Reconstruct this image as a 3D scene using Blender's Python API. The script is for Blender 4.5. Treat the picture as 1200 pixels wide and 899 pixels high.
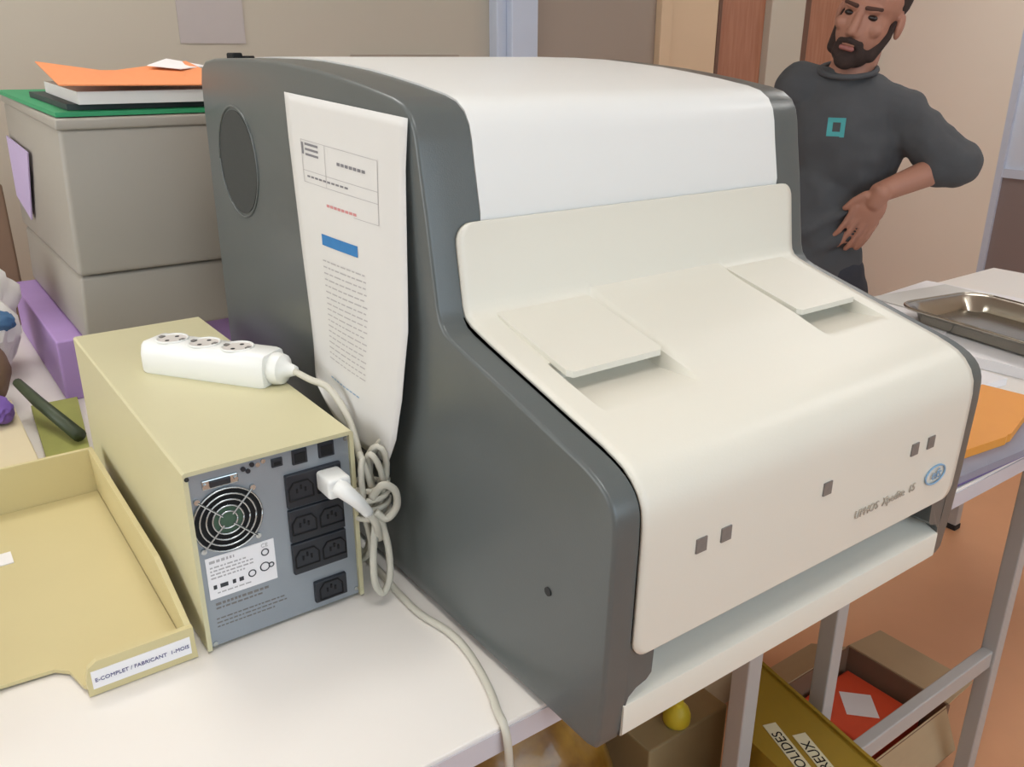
import bpy, bmesh, math, random
from mathutils import Vector, Matrix
from mathutils.bvhtree import BVHTree
random.seed(7)
for o in list(bpy.data.objects): bpy.data.objects.remove(o)
scene = bpy.context.scene
COL = scene.collection
# ------------------------------------------------------------------ camera
cam_d = bpy.data.cameras.new('camera'); cam = bpy.data.objects.new('camera', cam_d); COL.objects.link(cam)
cam_d.sensor_width = 36.0; cam_d.lens = 30.25; cam_d.clip_start = .02
Rv, Uv, Fv = Vector((.8118, -.584, .0008)), Vector((.2067, .2886, .9349)), Vector((.5462, .7587, -.3549))
CAMZ = 1.464
cam.matrix_world = Matrix(((Rv.x, Uv.x, -Fv.x, 0), (Rv.y, Uv.y, -Fv.y, 0), (Rv.z, Uv.z, -Fv.z, CAMZ), (0, 0, 0, 1)))
scene.camera = cam
# ------------------------------------------------------------------ world, light, exposure
wd = bpy.data.worlds.new('world'); scene.world = wd; wd.use_nodes = True
wd.node_tree.nodes['Background'].inputs[0].default_value = (.80, .88, 1.0, 1)
wd.node_tree.nodes['Background'].inputs[1].default_value = 1.2
def area(name, loc, rot, sx, sy, power, color):
    l = bpy.data.lights.new(name, 'AREA'); l.shape = 'RECTANGLE'; l.size = sx; l.size_y = sy; l.energy = power; l.color = color
    o = bpy.data.objects.new(name, l); o.location = loc; o.rotation_euler = rot; COL.objects.link(o); return o
area('window_daylight', (.6, -2.12, 1.75), (math.radians(90), 0, 0), 3.0, 1.4, 23, (.66, .86, 1.0))
area('side_window_daylight', (-1.92, 1.35, 1.75), (math.radians(90), 0, math.radians(-90)), 1.7, 1.4, 19, (1.0, 1.0, .96))
CEIL_EMIT = 8.0
vs = scene.view_settings
vs.view_transform = 'Standard'; vs.look = 'None'; vs.gamma = 1.0; vs.use_curve_mapping = False; vs.exposure = 0.2

# ------------------------------------------------------------------ materials
def lin(c):
    c = c / 255.0
    return c / 12.92 if c <= .04045 else ((c + .055) / 1.055) ** 2.4
def rgb(r, g, b): return (lin(r), lin(g), lin(b), 1)
MATS = {}
def mat(name, col, rough=.5, var=.05, scale=12, bump=0.0, bscale=200, metal=0, spec=.5, coat=0, stretch=None, col2=None, emit=None, trans=0):
    if name in MATS: return MATS[name]
    m = bpy.data.materials.new(name); m.use_nodes = True; nt = m.node_tree; b = nt.nodes['Principled BSDF']
    tc = nt.nodes.new('ShaderNodeTexCoord'); src = tc.outputs['Object']
    if stretch:
        mp = nt.nodes.new('ShaderNodeMapping'); mp.inputs['Scale'].default_value = stretch
        nt.links.new(src, mp.inputs[0]); src = mp.outputs[0]
    nz = nt.nodes.new('ShaderNodeTexNoise'); nz.inputs['Scale'].default_value = scale; nz.inputs['Detail'].default_value = 4
    nt.links.new(src, nz.inputs['Vector'])
    mx = nt.nodes.new('ShaderNodeMix'); mx.data_type = 'RGBA'
    c1 = rgb(*col)
    if col2: ca, cb = c1, rgb(*col2)
    else:
        ca = tuple(min(1, v * (1 - var)) for v in c1[:3]) + (1,); cb = tuple(min(1, v * (1 + var)) for v in c1[:3]) + (1,)
    mx.inputs[6].default_value = ca; mx.inputs[7].default_value = cb
    if col2:
        rp = nt.nodes.new('ShaderNodeValToRGB'); rp.color_ramp.elements[0].position = .38; rp.color_ramp.elements[1].position = .62
        nt.links.new(nz.outputs[0], rp.inputs[0]); nt.links.new(rp.outputs[0], mx.inputs[0])
    else: nt.links.new(nz.outputs[0], mx.inputs[0])
    nt.links.new(mx.outputs[2], b.inputs['Base Color'])
    b.inputs['Roughness'].default_value = rough; b.inputs['Metallic'].default_value = metal
    b.inputs['Specular IOR Level'].default_value = spec; b.inputs['Coat Weight'].default_value = coat
    b.inputs['Transmission Weight'].default_value = trans
    if bump:
        n2 = nt.nodes.new('ShaderNodeTexNoise'); n2.inputs['Scale'].default_value = bscale; nt.links.new(src, n2.inputs['Vector'])
        bp = nt.nodes.new('ShaderNodeBump'); bp.inputs['Strength'].default_value = bump; bp.inputs['Distance'].default_value = .002
        nt.links.new(n2.outputs[0], bp.inputs['Height']); nt.links.new(bp.outputs[0], b.inputs['Normal'])
    if emit:
        b.inputs['Emission Color'].default_value = (1, .985, .955, 1); b.inputs['Emission Strength'].default_value = emit
    MATS[name] = m; return m
mat('shell_white', (222, 218, 205), .38, .012, 6, .04, 500)
mat('hood_white', (226, 226, 223), .38, .012, 6, .04, 500)
mat('shell_dark', (88, 93, 92), .30, .04, 20, .08, 700)
mat('dark_inner', (38, 38, 38), .7)
mat('vent_dark', (58, 60, 58), .8, .15, 300)
mat('window_grey', (120, 116, 112), .3, .15, 200)
mat('logo_blue', (130, 165, 195), .5)
mat('print_grey', (176, 168, 155), .6)
mat('ups_beige', (205, 198, 160), .45, .03, 10, .05, 600)
mat('ups_metal', (150, 157, 164), .38, .05, 25, .03, 500, metal=.35)
mat('black_plastic', (34, 37, 44), .4, .1, 80)
mat('black_hole', (10, 10, 12), .8)
mat('chrome', (190, 195, 195), .25, .05, 40, metal=.9)
mat('green_inner', (70, 95, 75), .7, .25, 120)
mat('white_plastic', (236, 236, 232), .35, .015, 20)
mat('socket_white', (214, 208, 202), .45, .03, 40)
mat('cable_white', (196, 192, 178), .5, .05, 60)
mat('paper_white', (214, 212, 208), .8, .02, 20, .05, 60)
mat('sheet_white', (240, 237, 238), .8, .03, 15)
mat('ink_black', (60, 60, 64), .8)
mat('ink_mid', (128, 126, 130), .8)
mat('ink_light', (178, 174, 174), .8)
mat('ink_red', (205, 140, 140), .8)
mat('ink_blue', (44, 118, 178), .7, .1, 100)
mat('ink_violet', (74, 66, 120), .8)
mat('tray_beige', (208, 194, 146), .45, .03, 12)
mat('table_white', (236, 230, 223), .35, .02, 8)
mat('table_edge', (200, 196, 202), .5, .02, 20)
mat('steel_paint', (176, 174, 172), .4, .03, 20)
mat('rubber', (34, 32, 32), .8)
mat('floor_orange', (222, 164, 122), .42, .05, 9, .03, 60)
mat('wall_beige', (188, 178, 162), .85, .02, 3, .08, 150)
mat('wall_cream', (236, 225, 210), .85, .02, 3, .08, 150)
mat('wall_grey', (188, 178, 162), .8, .02, 3)
mat('ceiling_white', (235, 233, 228), .9, .01, 4)
mat('frame_bluewhite', (196, 204, 220), .4, .03, 10)
mat('door_taupe', (158, 143, 130), .6, .04, 3)
mat('panel_cream', (212, 184, 152), .6, .03, 5)
mat('wood_red', (170, 118, 92), .5, .1, 6, stretch=(8, 8, .8), col2=(158, 104, 78))
mat('frame_brown', (104, 72, 56), .5, .06, 10)
mat('box_grey', (160, 154, 144), .5, .02, 8, .04, 300)
mat('folder_green', (46, 150, 100), .55, .06, 15)
mat('folder_orange', (240, 150, 96), .6, .03, 10)
mat('folder_darkgreen', (52, 62, 62), .6, .2, 30)
mat('purple_card', (172, 140, 196), .6, .1, 12)
mat('purple_deep', (120, 88, 170), .6, .15, 25)
mat('notice_grey', (182, 172, 168), .8)
mat('lilac', (190, 172, 208), .7, .04, 20)
mat('brown_card', (128, 102, 82), .75, .08, 15)
mat('tissue', (250, 245, 238), .9, .05, 30)
mat('tissue_blue', (70, 110, 150), .6, .2, 60)
mat('lime', (158, 160, 86), .6, .12, 30)
mat('stick_green', (62, 72, 50), .5, .1, 40)
mat('cream_card', (214, 200, 166), .7, .04, 20)
mat('steel', (176, 170, 158), .22, .06, 10, .02, 80, metal=1)
mat('folder_amber', (238, 158, 62), .5, .04, 12)
mat('folder_slate', (140, 142, 160), .5, .08, 20)
mat('folder_violet', (104, 92, 150), .5, .1, 20)
mat('haz_yellow', (150, 122, 30), .55, .06, 14)
mat('label_pale', (214, 208, 176), .7, .03, 20)
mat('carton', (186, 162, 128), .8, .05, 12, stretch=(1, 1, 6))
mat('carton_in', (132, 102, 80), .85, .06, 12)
mat('packet_red', (228, 84, 50), .5, .08, 18)
mat('bag_gold', (168, 130, 52), .28, .3, 14, .5, 30, coat=.4, col2=(120, 84, 30))
mat('crate_olive', (166, 150, 112), .7, .08, 14)
mat('lemon', (226, 208, 60), .45, .06, 20)
mat('skin', (172, 122, 102), .55, .05, 25)
mat('beard', (54, 40, 36), .9, .25, 120, .4, 260)
mat('eye', (34, 24, 22), .3)
mat('brow', (80, 54, 46), .9, .2, 90)
mat('lips', (150, 92, 86), .5)
mat('shirt', (76, 77, 80), .9, .08, 14, .25, 60)
mat('emblem_teal', (70, 158, 160), .6, .05, 60)
mat('trousers', (52, 54, 62), .9, .08, 20)
mat('shoe', (40, 36, 34), .6)
mat('diffuser', (250, 248, 242), .5, .005, 5, emit=CEIL_EMIT)
mat('pane_daylight', (206, 214, 228), .15, .06, 2, spec=.6)  # opaque pale blue; the daylight behind the glass is put into the colour
mat('panel_mauve', (138, 124, 122), .3, .06, 2)

# ------------------------------------------------------------------ geometry helpers
# K, W: table-frame units (origin under the camera, z = 0 on the table top) to metres (z = 0 on the floor)
K, TZ = 1.2, .864
def W(x, y, z): return Vector((K * x, K * y, TZ + K * z))
ORIG = {}
def link(name, bm, material, parent=None, smooth=False, angle=None):
    me = bpy.data.meshes.new(name)
    bmesh.ops.recalc_face_normals(bm, faces=bm.faces[:])
    bm.to_mesh(me); bm.free()
    return link_me(name, me, material, parent, smooth, angle)
def link_me(name, me, material, parent=None, smooth=False, angle=None):
    o = bpy.data.objects.new(name, me); COL.objects.link(o)
    vsx = [v.co for v in me.vertices]
    lo = Vector([min(v[i] for v in vsx) for i in range(3)]); hi = Vector([max(v[i] for v in vsx) for i in range(3)])
    c = (lo + hi) / 2; c.z = lo.z
    me.transform(Matrix.Translation(-c))
    ORIG[o] = c
    if parent is not None: o.parent = parent; o.location = c - ORIG[parent]
    else: o.location = c
    for mm in (material if isinstance(material, (list, tuple)) else [material]): me.materials.append(MATS[mm])
    if smooth:
        for p in me.polygons: p.use_smooth = True
        if angle is not None:
            try: me.set_sharp_from_angle(angle=math.radians(angle))
            except Exception: pass
    return o
def thing(name, label, cat, loc, group=None):
    o = bpy.data.objects.new(name, None); COL.objects.link(o); o.empty_display_size = .05
    o.location = loc; ORIG[o] = Vector(loc); o['label'] = label; o['category'] = cat
    if group: o['group'] = group
    return o
def tag(o, label, cat, group=None):
    o['label'] = label; o['category'] = cat
    if group: o['group'] = group
    return o
def struct(name, bm, m, parent=None, **k):
    o = link(name, bm, m, parent, **k); o['kind'] = 'structure'; return o
def B(): return bmesh.new()
def add_poly(bm, pts_a, pts_b):
    """closed prism between two equal loops"""
    a = [bm.verts.new(p) for p in pts_a]; b = [bm.verts.new(p) for p in pts_b]; n = len(a)
    for i in range(n): bm.faces.new((a[i], a[(i + 1) % n], b[(i + 1) % n], b[i]))
    bm.faces.new(a[::-1]); bm.faces.new(b)
    return a, b
def add_box(bm, lo, hi, bev=0, seg=2, conv=True, M=None):
    """axis box from table-frame corners (conv) or metres; M moves it in metres"""
    if conv: lo, hi = W(*lo), W(*hi); bev *= K
    lo, hi = Vector(lo), Vector(hi)
    c, s = (lo + hi) / 2, hi - lo
    mtx = Matrix.Translation(c) @ Matrix.Diagonal((s.x, s.y, s.z, 1))
    r = bmesh.ops.create_cube(bm, size=1, matrix=mtx)
    vs_ = r['verts']
    if bev:
        es = list({e for v in vs_ for e in v.link_edges})
        rr = bmesh.ops.bevel(bm, geom=es, offset=bev, segments=seg, affect='EDGES', profile=.5)
        vs_ = list({v for f in rr['faces'] for v in f.verts} | {v for v in vs_ if v.is_valid})
        if M is not None:
            seen = set(vs_)
            st = list(vs_)
            while st:
                v = st.pop()
                for e in v.link_edges:
                    w = e.other_vert(v)
                    if w not in seen: seen.add(w); st.append(w)
            vs_ = list(seen)
    if M is not None: bmesh.ops.transform(bm, matrix=M, verts=[v for v in vs_ if v.is_valid])
def box(lo, hi, bev=0, seg=2, conv=True, M=None):
    bm = B(); add_box(bm, lo, hi, bev, seg, conv, M); return bm
def catmull(pts, n=8):
    P = [Vector(p) for p in pts]; P = [P[0] * 2 - P[1]] + P + [P[-1] * 2 - P[-2]]; out = []
    for i in range(1, len(P) - 2):
        for k in range(n):
            t = k / n; a, b, c, d = P[i - 1:i + 3]
            out.append(.5 * ((2 * b) + (c - a) * t + (2 * a - 5 * b + 4 * c - d) * t * t + (3 * b - a - 3 * c + d) * t ** 3))
    out.append(P[-2]); return out
def add_tube(bm, pts, r, n=10):
    """tube through points in metres; r a number or a list"""
    P = [Vector(p) for p in pts]; rings = []
    up = Vector((0, 0, 1))
    for i, p in enumerate(P):
        t = (P[min(i + 1, len(P) - 1)] - P[max(i - 1, 0)]).normalized()
        a = t.cross(up)
        if a.length < .05: a = t.cross(Vector((1, 0, 0)))
        a.normalize(); b = a.cross(t).normalized(); up = b if b.z > -2 else up
        rad = r[i] if isinstance(r, (list, tuple)) else r
        rings.append([bm.verts.new(p + (a * math.cos(q) + b * math.sin(q)) * rad) for q in [2 * math.pi * k / n for k in range(n)]])
    for u, v in zip(rings, rings[1:]):
        for k in range(n): bm.faces.new((u[k], u[(k + 1) % n], v[(k + 1) % n], v[k]))
    bm.faces.new(rings[0]); bm.faces.new(rings[-1][::-1])
def add_cyl(bm, c, axis, r, h, n=24, r2=None):
    """cylinder in metres from c along axis"""
    ax = Vector(axis).normalized(); add_tube(bm, [Vector(c), Vector(c) + ax * h], [r, r if r2 is None else r2], n)
def add_ellip(bm, c, axes, u=20, v=12):
    """ellipsoid: axes three vectors"""
    m = Matrix((axes[0], axes[1], axes[2])).transposed().to_4x4()
    bmesh.ops.create_uvsphere(bm, u_segments=u, v_segments=v, radius=1, matrix=Matrix.Translation(Vector(c)) @ m)
def add_capsule(bm, a, b, ra, rb, n=16, flat=None):
    a, b = Vector(a), Vector(b); t = (b - a).normalized(); pts = []; rs = []
    for k in range(5):
        q = math.pi / 2 * k / 5; pts.append(a - t * ra * math.cos(q)); rs.append(max(ra * math.sin(q), ra * .05))
    pts += [a, b]; rs += [ra, rb]
    for k in range(1, 6):
        q = math.pi / 2 * k / 5; pts.append(b + t * rb * math.sin(q)); rs.append(max(rb * math.cos(q), rb * .05))
    add_tube(bm, pts, rs, n)
def text_bm(s, size, ext, M, shear=0):
    cu = bpy.data.curves.new('t', 'FONT'); cu.body = s; cu.size = size; cu.extrude = ext; cu.align_x = 'CENTER'; cu.align_y = 'CENTER'; cu.shear = shear; cu.resolution_u = 3
    o = bpy.data.objects.new('t', cu); COL.objects.link(o); dg = bpy.context.evaluated_depsgraph_get(); dg.update()
    me = bpy.data.meshes.new_from_object(o.evaluated_get(dg)); bm = B(); bm.from_mesh(me); bm.transform(M)
    bpy.data.objects.remove(o); bpy.data.curves.remove(cu); bpy.data.meshes.remove(me); return bm
def frame_M(o, x, y):
    """matrix whose local x, y lie along the two directions, at o (metres)"""
    x = Vector(x).normalized(); y = Vector(y); y = (y - x * y.dot(x)).normalized(); z = x.cross(y)
    m = Matrix((x, y, z)).transposed().to_4x4(); m.translation = Vector(o); return m
def remeshed(bm, voxel, smooth_it, name):
    me = bpy.data.meshes.new(name); bm.to_mesh(me); bm.free()
    o = bpy.data.objects.new(name, me); COL.objects.link(o)
    r = o.modifiers.new('r', 'REMESH'); r.mode = 'VOXEL'; r.voxel_size = voxel
    s = o.modifiers.new('s', 'SMOOTH'); s.factor = .5; s.iterations = smooth_it
    dg = bpy.context.evaluated_depsgraph_get(); dg.update()
    out = bpy.data.meshes.new_from_object(o.evaluated_get(dg)); bpy.data.objects.remove(o); bpy.data.meshes.remove(me); return out

# ------------------------------------------------------------------ room (metres)
X0, X1, Y0, Y1, ZC = -2.0, 4.2, -2.2, 2.7, 2.7
struct('floor', box((X0 - .1, Y0 - .1, -.1), (X1 + .1, Y1 + .1, 0), conv=False), 'floor_orange')
struct('ceiling', box((X0 - .1, Y0 - .1, ZC), (X1 + .1, Y1 + .1, ZC + .1), conv=False), 'ceiling_white')
bm = B()
add_box(bm, (X0 - .1, Y0 - .1, 0), (X0, Y1 + .1, 1.02), conv=False); add_box(bm, (X0 - .1, Y0 - .1, 2.48), (X0, Y1 + .1, ZC), conv=False)
add_box(bm, (X0 - .1, Y0 - .1, 1.02), (X0, -.25, 2.48), conv=False); add_box(bm, (X0 - .1, 2.25, 1.02), (X0, Y1 + .1, 2.48), conv=False)
struct('wall_left', bm, 'wall_beige')
bm = B()
for y in (-.25, .98, 2.21): add_box(bm, (X0 - .08, y, 1.02), (X0 - .03, y + .04, 2.48), conv=False)
for z in (1.02, 2.44): add_box(bm, (X0 - .08, -.25, z), (X0 - .03, 2.25, z + .04), conv=False)
struct('window_3', bm, 'frame_bluewhite')
struct('wall_back', box((X0, Y1, 0), (X1 + .1, Y1 + .1, ZC), conv=False), 'wall_beige')
# right wall: cream part, then a glazed partition nearer the camera
YG = 2.0
struct('wall_right', box((X1, YG, 0), (X1 + .1, Y1, ZC), conv=False), 'wall_cream')
bm = B(); add_box(bm, (X1, Y0 - .1, 0), (X1 + .1, .6, ZC), conv=False); struct('wall_right.001', bm, 'wall_cream')
bm = B()
for z0, z1 in ((0, .08), (.945, .985), (ZC - .08, ZC)):
    for ya, yb in ((.63, 1.25), (1.28, YG - .03)): add_box(bm, (X1 + .004, ya, z0), (X1 + .06, yb, z1), conv=False)
for y in (.6, 1.25, YG - .03): add_box(bm, (X1 + .0, y, 0), (X1 + .06, y + .03, ZC), conv=False)
win = struct('window_1', bm, 'frame_bluewhite')
for ya, yb in ((.63, 1.25), (1.28, YG - .03)):
    link('pane', box((X1 + .02, ya, .985), (X1 + .035, yb, ZC - .08), conv=False), 'pane_daylight', win)
    link('lower_panel', box((X1 + .015, ya, .08), (X1 + .04, yb, .945), conv=False), 'panel_mauve', win)
# wall behind the camera with a wide window
bm = B()
add_box(bm, (X0, Y0 - .1, 0), (X1, Y0, 1.0), conv=False); add_box(bm, (X0, Y0 - .1, 2.5), (X1, Y0, ZC), conv=False)
add_box(bm, (X0, Y0 - .1, 1.0), (-.95, Y0, 2.5), conv=False); add_box(bm, (2.15, Y0 - .1, 1.0), (X1, Y0, 2.5), conv=False)
struct('wall_front', bm, 'wall_cream')
bm = B()
for x in (-.95, .08, 1.1, 2.11): add_box(bm, (x, Y0 - .08, 1.0), (x + .04, Y0 - .03, 2.5), conv=False)
for z in (1.0, 2.46): add_box(bm, (-.95, Y0 - .08, z), (2.15, Y0 - .03, z + .04), conv=False)
struct('window_2', bm, 'frame_bluewhite')
# back wall furniture: blue-white door post, taupe door, cream panel, reddish wood doors
def wallbox(name, x0, x1, dep, m, z1=2.35, z0=0.0, bev=.004, parent=None): return struct(name, box((x0, Y1 - dep, z0), (x1, Y1, z1), bev, conv=False), m, parent)
wallbox('trim_1', 1.842, 1.885, .05, 'frame_bluewhite'); wallbox('trim_2', 1.885, 1.999, .08, 'frame_bluewhite')
d1 = wallbox('door_1', 1.999, 2.615, .04, 'door_taupe')
h = link('door_handle', box((2.05, Y1 - .09, 1.0), (2.17, Y1 - .075, 1.02), .004, conv=False), 'chrome', d1)
wallbox('trim_3', 2.615, 2.675, .07, 'panel_cream'); wallbox('trim_4', 2.675, 2.955, .055, 'panel_cream')
d2 = wallbox('door_2', 2.975, 3.27, .04, 'wood_red'); wallbox('trim_5', 2.955, 2.975, .06, 'frame_brown')
wallbox('trim_6', 3.27, 3.50, .075, 'wall_grey'); wallbox('trim_7', 3.50, 3.56, .06, 'frame_brown')
d3 = wallbox('door_3', 3.56, 4.12, .04, 'wood_red')
link('door_handle', box((3.62, Y1 - .09, 1.0), (3.74, Y1 - .075, 1.02), .004, conv=False), 'chrome', d3)
bm = B(); add_box(bm, (X0, Y1 - .015, 0), (1.842, Y1, .1), .003, conv=False); struct('baseboard_back', bm, 'frame_brown')
bm = B(); add_box(bm, (X1 - .015, YG, 0), (X1, Y1, .1), .003, conv=False); struct('baseboard_right', bm, 'frame_brown')
# ceiling lights
for i, (lx, ly, lab) in enumerate(((.2, .1, 'over the bench front'), (2.8, .1, 'over the right bench front'), (.2, 1.8, 'over the back of the white table'), (3.3, 1.5, 'above the standing man'))):
    t = thing('ceiling_light', 'square white ceiling light panel ' + lab, 'ceiling light', (lx, ly, ZC - .06), 'ceiling light panels')
    bm = B()
    for a in ((-.32, -.32, .32, -.29), (-.32, .29, .32, .32), (-.32, -.29, -.29, .29), (.29, -.29, .32, .29)):
        add_box(bm, (lx + a[0], ly + a[1], ZC - .06), (lx + a[2], ly + a[3], ZC), conv=False)
    link('frame', bm, 'white_plastic', t)
    link('diffuser', box((lx - .29, ly - .29, ZC - .045), (lx + .29, ly + .29, ZC - .02), conv=False), 'diffuser', t)
# pale sheet on the wall
tag(link('wall_notice', box((.775, Y1 - .004, 1.50), (.965, Y1, 1.86), conv=False), 'notice_grey'), 'pale lilac sheet pinned to the beige wall behind the grey box', 'notice')
tag(link('dark_strip', box((1.30, Y1 - .03, 1.43), (1.70, Y1, 1.47), .004, conv=False), 'door_taupe'), 'short dark strip on the wall behind the white hood', 'cable duct')  # short strip on the wall, darker than the beige around it

# ------------------------------------------------------------------ tables
def table(name, label, x0, x1, y0, y1, legs, rails):
    t = thing(name, label, 'table', W((x0 + x1) / 2, (y0 + y1) / 2, -.72))
    tp = link('tabletop', box((x0, y0, -.026), (x1, y1, 0), .0015, 2), 'table_white', t)
    link('edge_band', box((x0 + .001, y0 - .0015, -.0245), (x1 - .001, y0 + .001, -.0035)), 'table_edge', tp)
    for lx, ly in legs:
        l = link('leg', box((lx, ly, -.708), (lx + .025, ly + .025, -.026), .002, 2), 'steel_paint', t)
        link('foot_cap', box((lx - .002, ly - .002, -.72), (lx + .027, ly + .027, -.704), .002), 'rubber', l)
    for a, b in rails: link('rail', box(a, b, .002, 2), 'steel_paint', t)
    return t
table('lab_table', 'white topped table under the beige power unit and letter tray', -.75, .745, .4475, 1.93,
      ((.713, .510), (-.71, .510), (-.71, 1.86), (.713, 1.86)), (((-.685, .512, -.06), (.713, .530, -.027)),))
table('lab_table', 'white topped side table carrying loose papers and the steel tray', .752, 2.25, .4475, 1.03,
      ((.921, .530), (1.325, .4795), (2.2, .4795), (.921, .97), (2.2, .97)), (((.925, .484, -.446), (1.325, .502, -.414)), ((.925, .502, -.446), (.942, .530, -.414)), ((.925, .555, -.06), (.942, .97, -.027)), ((2.205, .5045, -.06), (2.22, .97, -.027))))

# ------------------------------------------------------------------ the analyzer
PROF = [(1.145, .006), (1.155, .02), (1.16, .15), (1.158, .33), (1.153, .470), (1.146, .487), (1.128, .4955), (1.094, .498), (1.03, .4985), (.953, .4975), (.895, .4955), (.839, .4915),
        (.79, .4875), (.746, .4825), (.70, .4765), (.655, .4695), (.638, .465), (.626, .4575), (.619, .447), (.6155, .435), (.612, .415), (.604, .376), (.597, .335), (.5915, .304), (.5885, .295),
        (.582, .288), (.571, .2835), (.532, .273), (.486, .261), (.444, .2495), (.41, .2405), (.400, .2375), (.392, .2343), (.385, .2308), (.379, .2265), (.3745, .2217), (.3712, .2160), (.3693, .2105), (.3684, .204), (.3680, .185),
        (.369, .151), (.370, .107), (.372, .061), (.3755, .018), (.379, .0085), (.387, .006)]
UP = [p for p in PROF if p[1] > .2935 or p[0] > 1.0][2:] + [(.62, .286), (1.15, .286)]
UP = [(1.155, .29)] + [p for p in PROF if p[1] > .2935] + [(.62, .29)]
an = thing('lab_analyzer', 'bulky white bench instrument with dark grey side panels and sloping front', 'analyzer', W(.59, .76, 0))
def prism_x(bm, prof, xa, xb, rim=0.0, ext=None):
    """extrude a (y, z) profile from xa to xb; rim > 0 rounds the edge at x = outer"""
    cy = sum(p[0] for p in prof) / len(prof); cz = sum(p[1] for p in prof) / len(prof)
    n = len(prof)
    def inset(d):
        out = []
        for i in range(n):
            a, b, c = Vector(prof[i - 1]), Vector(prof[i]), Vector(prof[(i + 1) % n])
            t1, t2 = (b - a).normalized(), (c - b).normalized()
            n1, n2 = Vector((-t1.y, t1.x)), Vector((-t2.y, t2.x)); nn = (n1 + n2).normalized() / max(.5, math.sqrt(max(.01, (1 + n1.dot(n2)) / 2)))
            out.append(b + nn * d)
        return out
    area2 = sum(prof[i - 1][0] * prof[i][1] - prof[i][0] * prof[i - 1][1] for i in range(n)); sg = 1 if area2 > 0 else -1
    secs = []
    if rim:
        sgn = 1 if xb > xa else -1
        for k in range(6):
            q = math.pi / 2 * k / 5
            secs.append((xa + sgn * rim * (1 - math.sin(q)), inset(sg * rim * (1 - math.cos(q)))))
        secs = secs[::-1]
    else: secs.append((xa, prof))
    secs.append((xb, prof))
    loops = [[bm.verts.new(W(x, p[0], p[1])) for p in pr] for x, pr in secs]
    for u, v in zip(loops, loops[1:]):
        for i in range(n): bm.faces.new((u[i], u[(i + 1) % n], v[(i + 1) % n], v[i]))
    bm.faces.new(loops[0]); bm.faces.new(loops[-1][::-1])
    if ext is not None:     # the upper part of the profile carries on as a wide corner band
        ids = [i for i in range(n) if prof[i][1] > .2935]
        nv = {i: bm.verts.new(W(ext, *prof[i])) for i in ids}
        for i, j in zip(ids, ids[1:]): bm.faces.new((loops[-1][i], loops[-1][j], nv[j], nv[i]))
        bm.faces.new([nv[i] for i in ids])
        bm.faces.new((loops[-1][ids[0]], nv[ids[0]], nv[ids[-1]], loops[-1][ids[-1]]))
for side, xo, xi, xu, xt in (('l', .350, .373, .4015, .402), ('r', .830, .809, .789, .795)):
    bm = B(); prism_x(bm, PROF, xo, xi, .0035, xu); sp = link('side_panel', bm, 'shell_dark', an, True, 40)
    d = 1 if side == 'l' else -1
    # lower front tab with rounded lobes
    pts = [(xi - d * .001, .012), (xi + d * .001, .040), (xi + d * .003, .049), (xi + d * .010, .055), (xi + d * .020, .058), (xi + d * .025, .063), (xi + d * .0265, .088), (xi + d * .026, .096), (xi - d * .001, .100)]
    bm = B(); add_poly(bm, [W(x, .3712 + max(0, .061 - z) * .085, z) for x, z in pts], [W(x, .43, z) for x, z in pts]); link('front_tab', bm, 'shell_dark', sp)
    # round vent in the rear of the panel
    if side == 'l':
        bm = B(); add_cyl(bm, W(.3492, 1.045, .382), (1, 0, 0), .060 * K, .004, 40); link('vent', bm, 'vent_dark', sp)
        bm = B(); ring = [W(.3496, 1.045 + .064 * math.cos(a), .382 + .064 * math.sin(a)) for a in [2 * math.pi * k / 48 for k in range(49)]]
        add_tube(bm, ring, .0018, 8); link('vent_rim', bm, 'shell_dark', sp, True)
        bm = B(); add_cyl(bm, W(.3488, .438, .117), (1, 0, 0), .0045, .003, 12); link('screw', bm, 'dark_inner', sp)
# white upper hood
HOOD = [(1.13, .30), (1.135, .49)] + [(y, z + .0015) for y, z in PROF if z > .30 and .599 < y < 1.12] + [(.606, .34), (.64, .32)]
bm = B(); prism_x(bm, HOOD, .4022, .7885, 0); link('hood', bm, 'hood_white', an, True, 40)
# unseen dark box added inside to block light, then the rear plate
link('light_blocker', box((.374, .402, .03), (.806, 1.13, .225)), 'dark_inner', an)
link('rear_plate', box((.374, 1.128, .012), (.806, 1.148, .44), .003), 'shell_dark', an)
# white lower cover: profile swept across, with the two finger scoops and a low centre plateau
CP = [(.5985, .372), (.5984, .3712), (.5983, .3697), (.5981, .3675), (.5979, .3645), (.5975, .360), (.597, .355), (.5945, .338), (.5915, .318), (.5898, .307), (.5882, .3005), (.5845, .2955), (.578, .2918), (.566, .288), (.55, .2832)]
CP += [(.55 - i * .0047, .2832 - i * .00127) for i in range(1, 31)]
CP += [(.403, .2428), (.396, .2405), (.387, .2365), (.379, .2305), (.3715, .2215), (.367, .211), (.3655, .198), (.3655, .18), (.3660, .15), (.3668, .12), (.3674, .103), (.3676, .099), (.3678, .095), (.3679, .0915), (.3680, .0888), (.3680, .0875), (.3680, .087)]
sy, L1 = [], 0
arc = [0]
for a, b in zip(CP, CP[1:]): L1 += math.hypot(a[0] - b[0], a[1] - b[1]); arc.append(L1)
xs = sorted(set([.3745 + (.808 - .3745) * i / 60 for i in range(61)] + [.4005, .4035, .494, .5065, .5095, .690, .6935, .7845, .7875, .511, .515, .687]))
def smooth01(t): t = max(0, min(1, t)); return t * t * (3 - 2 * t)
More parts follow.
